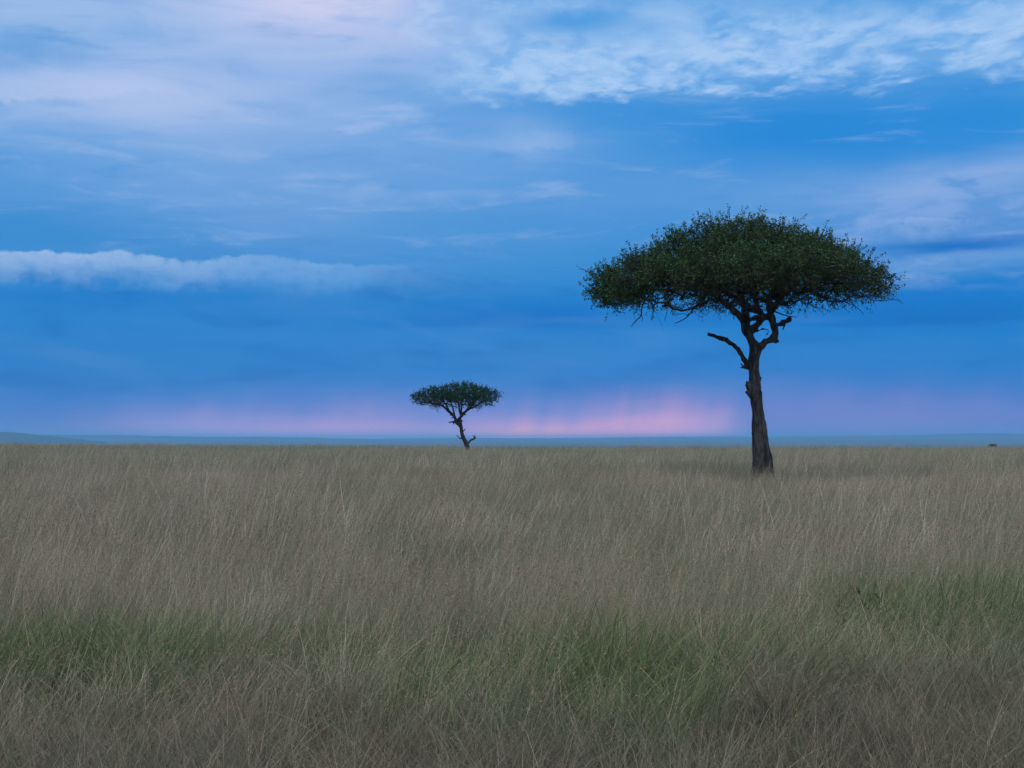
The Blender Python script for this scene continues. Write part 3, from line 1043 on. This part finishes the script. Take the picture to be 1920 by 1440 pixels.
# ------------------------------------------------------------------ small growth
def shrub(name, label, loc, w, h, n, rng, leaf, cat='shrub', group=None, flat=0.6, leaf_size=None, stem=True):
    """A bush: several leafy lobes on short stems."""
    root = bpy.data.objects.new(name, None)
    COL.objects.link(root)
    root.location = loc
    root['label'] = label
    root['category'] = cat
    if group:
        root['group'] = group
    k = max(4, n // 60)
    cen = np.stack([rng.uniform(-0.36, 0.36, k) * w, rng.uniform(-0.36, 0.36, k) * w, h * (1 - flat * 0.5) + rng.uniform(-0.2, 0.16, k) * h * flat], 1)
    pick = rng.integers(0, k, n)
    pos = cen[pick] + rng.normal(size=(n, 3)) * np.array([0.085 * w, 0.085 * w, 0.09 * h])
    pos[:, 2] = np.clip(pos[:, 2], 0.05 * h, h)
    ls = leaf_size or 0.09 * w
    tint = np.stack([rng.uniform(0, 1, n), rng.uniform(0, 1, k)[pick], rng.uniform(0, 1, n)], 1)
    link('foliage', leaf_mesh('foliage', pos, unit(rng.normal(size=(n, 3))), rng.uniform(0.7, 1.3, n) * ls, rng.uniform(0.7, 1.3, n) * ls * 0.7, tint, rng), leaf, root)
    if stem:
        b = Bag()
        for c in cen:
            b.tube(catmull([(0, 0, -0.05 * h), (c[0] * 0.4, c[1] * 0.4, c[2] * 0.5), tuple(c)], 3), np.linspace(0.03, 0.012, 7) * w, 5, caps=False)
        link('stems', b.mesh('stems'), DARK_BARK, root)
    return root


BUSH_LEAF = leaf_material('bush_leaf', (0.022, 0.032, 0.020, 1), (0.055, 0.066, 0.040, 1), (0.07, 0.07, 0.04, 1))
rs = np.random.default_rng(21)
sx, sy = 82.9, 246.0
shrub('low_shrub', 'low dark flat topped shrub peeking over the grass skyline near the right edge', (sx, sy, float(land(sx, sy))), 2.1, 1.0 - float(land(sx, sy)), 420, rs, BUSH_LEAF, flat=0.26, leaf_size=0.15)

# scattered shrubs on the far plain: bearing (in photo pixels from the middle), distance, width, height
FAR = [(318, 8900, 13, 9.5), (290, 6300, 8, 5.5), (323, 6500, 8, 8.0), (350, 5600, 11, 3.0), (338, 5700, 9, 3.0), (378, 5500, 7, 4.5), (384, 5500, 6, 6.0),
       (393, 5300, 6, 3.5), (408, 5200, 5, 4.0), (-109, 2500, 4.2, 2.2), (-258, 2400, 4.0, 2.0), (-375, 5200, 7, 4), (-343, 7600, 10, 7), (-222, 7900, 9, 6),
       (-192, 8300, 11, 8), (232, 8800, 9, 6), (520, 5200, 6, 3), (-540, 3000, 5, 3), (560, 5600, 8, 4), (700, 5200, 26, 5), (745, 5300, 30, 4.5), (900, 5000, 24, 4.5)]
for (b, d, w, h) in FAR:
    d, w, h = d * 2, w * 1.7, h * 1.7
    x, y = math.sin(b / F) * d, math.cos(b / F) * d
    shrub('distant_shrub', 'tiny dark shrub dotted on the far blue plain below the sky', (x, y, float(land(x, y)) - 0.3), w, h, 130, rs, BUSH_LEAF,
          group='shrubs scattered over the far plain', leaf_size=0.2 * min(w, h * 1.5), stem=False)


# ------------------------------------------------------------------ grass
def blades(n, rng, radius, h, w, lean, curl, seg, kind=0.0, tuft=0.0):
    """n ribbons rooted in a disc; returns verts, quads and the vertex data (height share, blade random, kind)."""
    rad = radius * np.sqrt(rng.uniform(0, 1, n))
    th = rng.uniform(0, 2 * math.pi, n)
    bx, by = rad * np.cos(th), rad * np.sin(th)
    H = rng.uniform(h[0], h[1], n)
    W = rng.uniform(w[0], w[1], n)
    az = np.where(rng.uniform(0, 1, n) < 0.72, rng.normal(0, 0.6, n), rng.uniform(0, 2 * math.pi, n))     # the wind leans most of them one way
    if tuft:
        az = np.where(rng.uniform(0, 1, n) < tuft, th + rng.normal(0, 0.35, n), az)
    ln = rng.uniform(lean[0], lean[1], n)
    cu = rng.uniform(curl[0], curl[1], n)
    t = np.linspace(0, 1, seg + 1)
    out = ln[:, None] * t + cu[:, None] * t ** 2.4
    zz = np.sqrt(np.clip(1 - (ln[:, None] * 0.8 + cu[:, None] * 1.2 * t ** 1.6) ** 2, 0.02, 1))
    dz = np.concatenate([np.zeros((n, 1)), np.cumsum((zz[:, 1:] + zz[:, :-1]) * 0.5 / seg, axis=1)], 1)
    droop = np.clip(cu[:, None] - 0.55, 0, 1) * t ** 3 * 0.9
    px = bx[:, None] + np.cos(az)[:, None] * out * H[:, None]
    py = by[:, None] + np.sin(az)[:, None] * out * H[:, None]
    pz = (dz - droop) * H[:, None]
    kx = rng.normal(0, 0.012, (n, seg + 1)) * t * H[:, None]
    px = px + kx
    fa = rng.uniform(0, math.pi, n)
    wid = W[:, None] * (1 - t ** 2 * 0.85) * 0.5
    sx, sy = np.cos(fa)[:, None] * wid, np.sin(fa)[:, None] * wid
    v = np.stack([np.stack([px - sx, py - sy, pz], -1), np.stack([px + sx, py + sy, pz], -1)], 2)     # n, seg+1, 2, 3
    i = np.arange(n)[:, None] * (seg + 1) * 2 + np.arange(seg) * 2
    q = np.stack([i, i + 1, i + 3, i + 2], -1).reshape(-1, 4)
    r = rng.uniform(0, 1, n)
    dat = np.stack([np.broadcast_to(t[None, :, None], (n, seg + 1, 2)), np.broadcast_to(r[:, None, None], (n, seg + 1, 2)), np.full((n, seg + 1, 2), kind)], -1)
    tips = np.stack([px[:, -1], py[:, -1], pz[:, -1]], -1)
    pre = np.stack([px[:, -2], py[:, -2], pz[:, -2]], -1)
    return v.reshape(-1, 3), q, dat.reshape(-1, 3), tips, pre


def spikelets(tips, pre, rng, per, size, spread):
    """Seed heads: small pointed husks hanging about the top of the stalks."""
    n = len(tips) * per
    T, Pp = np.repeat(tips, per, 0), np.repeat(pre, per, 0)
    ax = unit(T - Pp)
    t = rng.uniform(0, 1, (n, 1))
    pos = T - ax * spread * t + rng.normal(size=(n, 3)) * spread * 0.13
    d = unit(ax * 0.5 + rng.normal(size=(n, 3)) * 0.75)
    s = unit(np.cross(d, rng.normal(size=(n, 3))))
    L = rng.uniform(0.6, 1.4, (n, 1)) * size[0]
    W = rng.uniform(0.7, 1.3, (n, 1)) * size[1]
    v = np.stack([pos, pos + d * L * 0.5 + s * W * 0.5, pos + d * L, pos + d * L * 0.5 - s * W * 0.5], 1).reshape(-1, 3)
    q = np.arange(n * 4).reshape(-1, 4)
    r = np.repeat(rng.uniform(0, 1, n), 4)
    return v, q, np.stack([np.ones(n * 4), r, np.ones(n * 4)], -1)


def clump(parts):
    vs, qs, ds, k = [], [], [], 0
    for p in parts:
        vs.append(p[0])
        qs.append(p[1] + k)
        ds.append(p[2])
        k += len(p[0])
    me = mesh_from('grass_clump', np.vstack(vs), [np.vstack(qs)], smooth=True)
    d = np.vstack(ds)
    attr(me, 'grass', np.concatenate([d, np.ones((len(d), 1))], 1))
    return me


def library(name, meshes, mat):
    c = bpy.data.collections.new(name)
    for me in meshes:
        me.materials.append(mat)
        c.objects.link(bpy.data.objects.new('grass_clump', me))
    return c


def scatter_tree(libs):
    """Geometry nodes: an instance of a random clump of library k on every point whose 'lod' is k."""
    t = bpy.data.node_groups.new('scatter', 'GeometryNodeTree')
    t.interface.new_socket('Geometry', in_out='INPUT', socket_type='NodeSocketGeometry')
    t.interface.new_socket('Geometry', in_out='OUTPUT', socket_type='NodeSocketGeometry')
    N, Lk = t.nodes, t.links
    gi, go = N.new('NodeGroupInput'), N.new('NodeGroupOutput')
    join = N.new('GeometryNodeJoinGeometry')

    def named(nm, kind):
        o = N.new('GeometryNodeInputNamedAttribute')
        o.data_type = kind
        o.inputs[0].default_value = nm
        return o.outputs[0]
    lod, rot, scl, pick = named('lod', 'INT'), named('rot', 'FLOAT_VECTOR'), named('scl', 'FLOAT_VECTOR'), named('pick', 'INT')
    for k, c in enumerate(libs):
        ci = N.new('GeometryNodeCollectionInfo')
        ci.inputs[0].default_value = c
        ci.inputs[1].default_value = True
        ci.inputs[2].default_value = True
        cmp_ = N.new('FunctionNodeCompare')
        cmp_.data_type = 'INT'
        cmp_.operation = 'EQUAL'
        a = [s for s in cmp_.inputs if s.type == 'INT']
        Lk.new(lod, a[0])
        a[1].default_value = k
        iop = N.new('GeometryNodeInstanceOnPoints')
        Lk.new(gi.outputs[0], iop.inputs['Points'])
        Lk.new(cmp_.outputs[0], iop.inputs['Selection'])
        Lk.new(ci.outputs[0], iop.inputs['Instance'])
        iop.inputs['Pick Instance'].default_value = True
        Lk.new(pick, iop.inputs['Instance Index'])
        e2r = N.new('FunctionNodeEulerToRotation')
        Lk.new(rot, e2r.inputs[0])
        Lk.new(e2r.outputs[0], iop.inputs['Rotation'])
        Lk.new(scl, iop.inputs['Scale'])
        Lk.new(iop.outputs[0], join.inputs[0])
    Lk.new(join.outputs[0], go.inputs[0])
    return t


def scatter(name, label, pts, lod, scale, libs, rng, turn):
    me = bpy.data.meshes.new(name)
    n = len(pts)
    me.vertices.add(n)
    me.vertices.foreach_set('co', pts.astype(np.float32).ravel())
    attr(me, 'lod', lod, 'INT')
    rot = np.stack([rng.normal(0, 0.05, n), rng.normal(0, 0.05, n), rng.normal(0, turn, n)], 1)
    attr(me, 'rot', rot, 'FLOAT_VECTOR')
    attr(me, 'scl', scale, 'FLOAT_VECTOR')
    attr(me, 'pick', rng.integers(0, 1000, n), 'INT')
    o = link(name, me, None, kind='stuff', label=label, category='grass')
    md = o.modifiers.new('scatter', 'NODES')
    md.node_group = scatter_tree(libs)
    return o


def strip(y0, y1, dens, margin, rng, near=None):
    """Random points over the part of the field between two distances, a few metres wider than the view."""
    n = int((0.76 * 0.5 * (y1 * y1 - y0 * y0) + 2 * margin * (y1 - y0)) * dens)
    yy = np.sqrt(rng.uniform(0, 1, n * 2) * (y1 * y1 - y0 * y0) + y0 * y0) if y0 > 12 else rng.uniform(y0, y1, n * 3)
    half = 0.38 * yy + margin
    keep = rng.uniform(0, 1, len(yy)) < half / half.max() if y0 <= 12 else rng.uniform(0, 1, len(yy)) < (half / (yy / yy.max() * half.max()))
    yy, half = yy[keep][:n], half[keep][:n]
    xx = rng.uniform(-1, 1, len(yy)) * half
    return xx, yy


# how the field is made up: greenness and trodden ground vary over the plain, in world metres
def green_share(x, y):
    g = 0.24 + 0.28 * fbm(x * 0.16 + 3, y * 0.11, o=3, seed=31)
    spots = np.exp(-((x + 2.6) / 1.3) ** 2 - ((y - 8.9) / 1.0) ** 2) + 0.8 * np.exp(-((x - 0.5) / 1.1) ** 2 - ((y - 8.8) / 0.9) ** 2) \
        + 0.9 * np.exp(-((x - 3.9) / 1.2) ** 2 - ((y - 11.2) / 1.6) ** 2) + 0.5 * np.exp(-((x - 2.6) / 0.8) ** 2 - ((y - 10.9) / 0.7) ** 2)
    g = g + 0.75 * spots + 0.12 * sstep(y, 14.0, 10.5)
    g = g + 0.30 * np.exp(-((x - 6.2) / 3.2) ** 2 - ((y - 43.0) / 2.6) ** 2)
    return np.clip(g, 0.02, 1)


def edge_line(x):
    """Where the tall grass begins, in front of it the grass is short and trodden."""
    return 7.75 + 0.75 * vnoise(x * 0.75, 0 * x, seed=61) + 0.9 * sstep(x, 0.8, 2.4) + 0.35 * vnoise(x * 2.6, 0 * x, seed=62)


def grass_material(name, dry_lo, dry_hi, base, green_lo, green_hi, husk_lo, husk_hi, g0):
    m, g, b, o = material(name)
    at = g.n('ShaderNodeAttribute', attribute_name='grass')
    sp = g.n('ShaderNodeSeparateColor')
    g.put(sp.inputs[0], at.outputs['Color'])
    t, r, k = (S(g, sp.outputs[i]) for i in range(3))
    oi = g.n('ShaderNodeObjectInfo')
    P = oi.outputs['Location']
    big = g.noise(P, 0.055, 3, 0.55)
    mid = g.noise(P, 0.42, 3, 0.6)
    rnd = S(g, oi.outputs['Random'])
    dry = g.ramp(g.math('FRACT', r * 3.7 + rnd * 0.9), [(0.0, dry_lo), (0.45, tuple((p + q) / 2 for p, q in zip(dry_lo, dry_hi))), (0.8, dry_hi), (1.0, tuple(p * 0.5 + q * 0.5 for p, q in zip(base, dry_hi)))])
    brown = g.step(g.noise(P, 0.16, 4, 0.6) * 0.75 + rnd * 0.25, 0.50, 0.66)
    dry = g.mix(brown * 0.55, dry, g.mul_rgb(dry, (0.72, 0.58, 0.50, 1)))
    tuft = g.noise(P, 0.85, 3, 0.6)
    tone = g.step(tuft * 0.7 + rnd * 0.3, 0.36, 0.64, 0.58, 1.40)
    dry = g.mul_rgb(dry, g.vec(tone, tone, tone))
    grn = g.ramp(g.math('FRACT', r * 5.3 + rnd), [(0.0, green_lo), (1.0, green_hi)])
    gm = g.step(big * 0.5 + mid * 0.5 + r * 0.30 + g0, 0.62, 0.80)
    c = g.mix(gm, dry, grn)
    c = g.mix(g.step(t, 0.68, 0.08) * 0.8, c, g.mix(gm, base, green_lo))  # greener feet, also darkened in the colour to deepen the gaps between blades
    hk = g.ramp(g.math('FRACT', r * 7.1 + rnd), [(0.0, husk_lo), (0.6, husk_hi), (1.0, husk_hi)])
    c = g.mix(k, c, hk)
    g.put(b.inputs['Base Color'], c)
    b.inputs['Roughness'].default_value = 0.6
    b.inputs['Specular IOR Level'].default_value = 0.25
    tr = g.n('ShaderNodeBsdfTranslucent')
    g.put(tr.inputs[0], c)
    mx = g.n('ShaderNodeMixShader')
    mx.inputs[0].default_value = 0.25
    g.t.links.new(b.outputs[0], mx.inputs[1])
    g.t.links.new(tr.outputs[0], mx.inputs[2])
    g.t.links.new(mx.outputs[0], o.inputs[0])
    return m


STRAW = ((0.17, 0.145, 0.105, 1), (0.55, 0.495, 0.385, 1))
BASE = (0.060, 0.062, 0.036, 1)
GREEN = ((0.065, 0.105, 0.045, 1), (0.19, 0.24, 0.125, 1))
HUSK = ((0.14, 0.085, 0.058, 1), (0.29, 0.20, 0.14, 1))
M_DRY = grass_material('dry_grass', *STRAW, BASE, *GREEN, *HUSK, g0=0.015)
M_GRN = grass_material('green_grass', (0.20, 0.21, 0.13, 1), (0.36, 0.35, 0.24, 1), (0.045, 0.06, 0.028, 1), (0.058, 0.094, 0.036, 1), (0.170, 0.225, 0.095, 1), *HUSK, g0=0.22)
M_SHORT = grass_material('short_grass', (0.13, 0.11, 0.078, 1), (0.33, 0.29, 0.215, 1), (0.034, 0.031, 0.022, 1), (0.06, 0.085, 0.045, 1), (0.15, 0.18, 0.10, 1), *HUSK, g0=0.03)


def build_grass():
    rng = np.random.default_rng(77)

    def dry(n, rad, w, seg, h=(0.40, 0.98), per=7, sp=(0.022, 0.006), spread=0.13, share=0.45, tall=0.0):
        st = blades(int(n * 0.66), rng, rad, h, (w * 0.55, w * 0.95), (0.02, 0.20), (0.0, 0.34), seg)
        lf = blades(n - int(n * 0.66), rng, rad, (h[0] * 0.5, h[1] * 0.6), (w * 0.8, w * 1.4), (0.05, 0.4), (0.1, 0.75), seg)
        m = rng.uniform(0, 1, len(st[3])) < share
        parts = [st, lf, spikelets(st[3][m], st[4][m], rng, per, sp, spread)]
        if tall:
            parts.append(blades(max(1, int(n * tall)), rng, rad, (h[1], h[1] * 1.45), (w * 0.5, w * 0.8), (0.03, 0.22), (0.05, 0.3), seg))
        return clump(parts)

    def green(n, rad, w, seg, h=(0.22, 0.55)):
        return clump([blades(n, rng, rad, h, (w * 0.8, w * 1.6), (0.05, 0.45), (0.1, 0.95), seg, tuft=0.5)])

    def short(n, rad, w, seg):
        return clump([blades(int(n * 0.7), rng, rad, (0.08, 0.26), (w * 0.7, w * 1.3), (0.05, 0.5), (0.1, 1.0), seg),
                      blades(n - int(n * 0.7), rng, rad, (0.18, 0.48), (w * 0.55, w * 0.9), (0.05, 0.38), (0.1, 0.8), seg, tuft=0.6)])

    # tall dry grass in three grades of detail
    L0 = library('dry_near', [dry(78, 0.26, 0.0029, 5, share=0.34, per=6, sp=(0.022, 0.005), tall=0.02) for _ in range(12)], M_DRY)
    L1 = library('dry_middle', [dry(80, 0.42, 0.0066, 4, per=3, sp=(0.032, 0.009), spread=0.16, share=0.28, tall=0.02) for _ in range(12)], M_DRY)
    L2 = library('dry_far', [dry(110, 0.95, 0.016, 3, per=1, sp=(0.06, 0.018), spread=0.18, share=0.25, tall=0.05) for _ in range(10)], M_DRY)
    P, LOD, SC_ = [], [], []
    for k, (y0, y1, dens, mg) in enumerate(((7.0, 14.5, 26.0, 3.0), (14.5, 46.0, 9.0, 4.0), (46.0, 236.0, 2.3, 8.0))):
        x, y = strip(y0, y1, dens, mg, rng)
        gs = green_share(x, y)
        keep = (y > edge_line(x) + rng.normal(0, 0.45, len(x)) - (rng.uniform(0, 1, len(x)) < 0.16) * 1.6) & (rng.uniform(0, 1, len(x)) > (gs - 0.25) * 0.85)
        x, y = x[keep], y[keep]
        hgt = 0.90 + 0.20 * fbm(x * 0.30, y * 0.16, o=3, seed=41) + 0.11 * fbm(x * 0.95, y * 0.7, o=2, seed=43) + rng.normal(0, 0.08, len(x))
        hgt = hgt + 0.22 * np.exp(-((x - 7.6) / 0.9) ** 2 - ((y - 43.2) / 0.5) ** 2)
        if k == 0:
            hgt = hgt * (0.62 + 0.38 * sstep(y - edge_line(x), -0.2, 2.4))
        P.append(np.stack([x, y, land(x, y) - 0.01], 1))
        LOD.append(np.full(len(x), k))
        s = rng.uniform(0.85, 1.15, len(x))
        SC_.append(np.stack([s, s, hgt], 1))
    scatter('dry_grass', 'tall straw coloured grass with brown seed heads covering the whole plain', np.vstack(P), np.concatenate(LOD), np.vstack(SC_), [L0, L1, L2], rng, 0.55)

    G0 = library('green_near', [green(70, 0.22, 0.0050, 5) for _ in range(8)], M_GRN)
    G1 = library('green_middle', [green(80, 0.45, 0.0090, 4) for _ in range(6)], M_GRN)
    P, LOD, SC_ = [], [], []
    for k, (y0, y1, dens, mg) in enumerate(((7.0, 15.0, 24.0, 3.0), (15.0, 60.0, 6.0, 4.0))):
        x, y = strip(y0, y1, dens, mg, rng)
        gs = green_share(x, y)
        keep = (y > edge_line(x) + rng.normal(-0.2, 0.3, len(x))) & (rng.uniform(0, 1, len(x)) < gs)
        x, y, gs = x[keep], y[keep], gs[keep]
        P.append(np.stack([x, y, land(x, y) - 0.01], 1))
        LOD.append(np.full(len(x), k))
        s = rng.uniform(0.8, 1.2, len(x))
        SC_.append(np.stack([s, s, s * (0.75 + 0.45 * gs)], 1))
    scatter('green_grass', 'fresh green grass growing thickly at the foot of the dry stalks', np.vstack(P), np.concatenate(LOD), np.vstack(SC_), [G0, G1], rng, 0.8)

    S0 = library('short_near', [short(110, 0.20, 0.0032, 4) for _ in range(10)], M_SHORT)
    x, y = strip(4.2, 11.0, 46.0, 3.0, rng)
    keep = (y < edge_line(x) + rng.normal(0.2, 0.5, len(x)))
    x, y = x[keep], y[keep]
    s = rng.uniform(0.75, 1.2, len(x))
    scatter('short_grass', 'short trodden brownish grass along the bottom edge of the field', np.stack([x, y, land(x, y) - 0.01], 1), np.zeros(len(x)), np.stack([s, s, s * rng.uniform(0.7, 1.25, len(x))], 1),
            [S0], rng, 3.0)



build_grass()


# ------------------------------------------------------------------ single plants that stand out of the field
def tussock(label, x, y, n, h, seed, spread):
    rng = np.random.default_rng(seed)
    root = bpy.data.objects.new('grass_tussock', None)
    COL.objects.link(root)
    root.location = (x, y, float(land(x, y)))
    root['label'], root['category'] = label, 'tussock'
    link('blades', clump([blades(n, rng, 0.10, (h * 0.55, h), (0.0028, 0.0055), (0.15, 0.6), (0.25, spread), 7, tuft=0.92)]), M_SHORT, root)
    link('dead_leaves', clump([blades(n // 2, rng, 0.09, (h * 0.2, h * 0.4), (0.004, 0.008), (0.1, 0.6), (0.4, 1.0), 5, tuft=0.8)]), M_DRY, root)
    return root


tussock('pale grass tussock with long arching blades in the trodden grass at lower right', 1.42, 7.75, 190, 0.62, 3, 1.0)
tussock('bleached grass tussock standing at the front of the tall grass left of centre', -0.98, 8.1, 170, 0.72, 4, 0.7)


def weed(label, x, y, h, n, seed, mat, upright):
    """A broad-leaved plant: a stalk with lance-shaped leaves up its length."""
    rng = np.random.default_rng(seed)
    root = bpy.data.objects.new('weed', None)
    COL.objects.link(root)
    root.location = (x, y, float(land(x, y)))
    root['label'], root['category'] = label, 'weed'
    st = Bag()
    pos, ax = [], []
    for k in range(4):
        a = rng.uniform(0, 6.28)
        top = np.array([math.cos(a) * 0.10, math.sin(a) * 0.10, h * rng.uniform(0.8, 1.0)])
        P = catmull([(0, 0, -0.02), tuple(top * np.array([0.35, 0.35, 0.55])), tuple(top)], 5)
        st.tube(P, np.linspace(0.006, 0.003, len(P)), 5, caps=False)
        for q in range(n // 4):
            t = rng.uniform(0.35, 1.0)
            pos.append(P[int(t * (len(P) - 1))])
            b = rng.uniform(0, 6.28)
            ax.append((math.cos(b), math.sin(b), rng.uniform(0.1, 0.6) + upright))
    pos, ax = np.array(pos), unit(np.array(ax))
    m = len(pos)
    link('stems', st.mesh('stems'), DARK_BARK, root)
    link('leaves', leaf_mesh('leaves', pos, ax, rng.uniform(0.05, 0.11, m), rng.uniform(0.014, 0.026, m), rng.uniform(0, 1, (m, 3)), rng), mat, root)
    return root


WEED_LEAF = leaf_material('weed_leaf', (0.028, 0.026, 0.016, 1), (0.055, 0.058, 0.028, 1), (0.11, 0.095, 0.03, 1))
weed('dark leaved weed with upright brown leaves standing in the grass at right', 2.74, 10.9, 0.52, 34, 2, WEED_LEAF, 0.9)
weed('low dark weed with a few yellowing leaves beside the taller brown weed', 2.50, 10.6, 0.42, 26, 6, WEED_LEAF, 0.1)


# ------------------------------------------------------------------ the air
def build_haze():
    import bmesh
    bm = bmesh.new()
    bmesh.ops.create_cube(bm, size=1.0)
    me = bpy.data.meshes.new('haze')
    bm.to_mesh(me)
    bm.free()
    lo, hi = -34.0, 90.0
    o = link('haze', me, None, kind='stuff', label='thin blue evening haze lying over the far plain', category='haze')
    o.scale = (56000, 56000, hi - lo)
    o.location = (0, 0, (lo + hi) / 2)
    m = bpy.data.materials.new('haze')
    m.use_nodes = True
    g = G(m.node_tree)
    out = g.n('ShaderNodeOutputMaterial')
    v = g.n('ShaderNodeVolumePrincipled')
    v.inputs['Color'].default_value = (0.25, 0.63, 1.0, 1)
    v.inputs['Density'].default_value = 1.0e-4
    v.inputs['Anisotropy'].default_value = 0.3
    g.t.links.new(v.outputs[0], out.inputs['Volume'])
    me.materials.append(m)


build_haze()
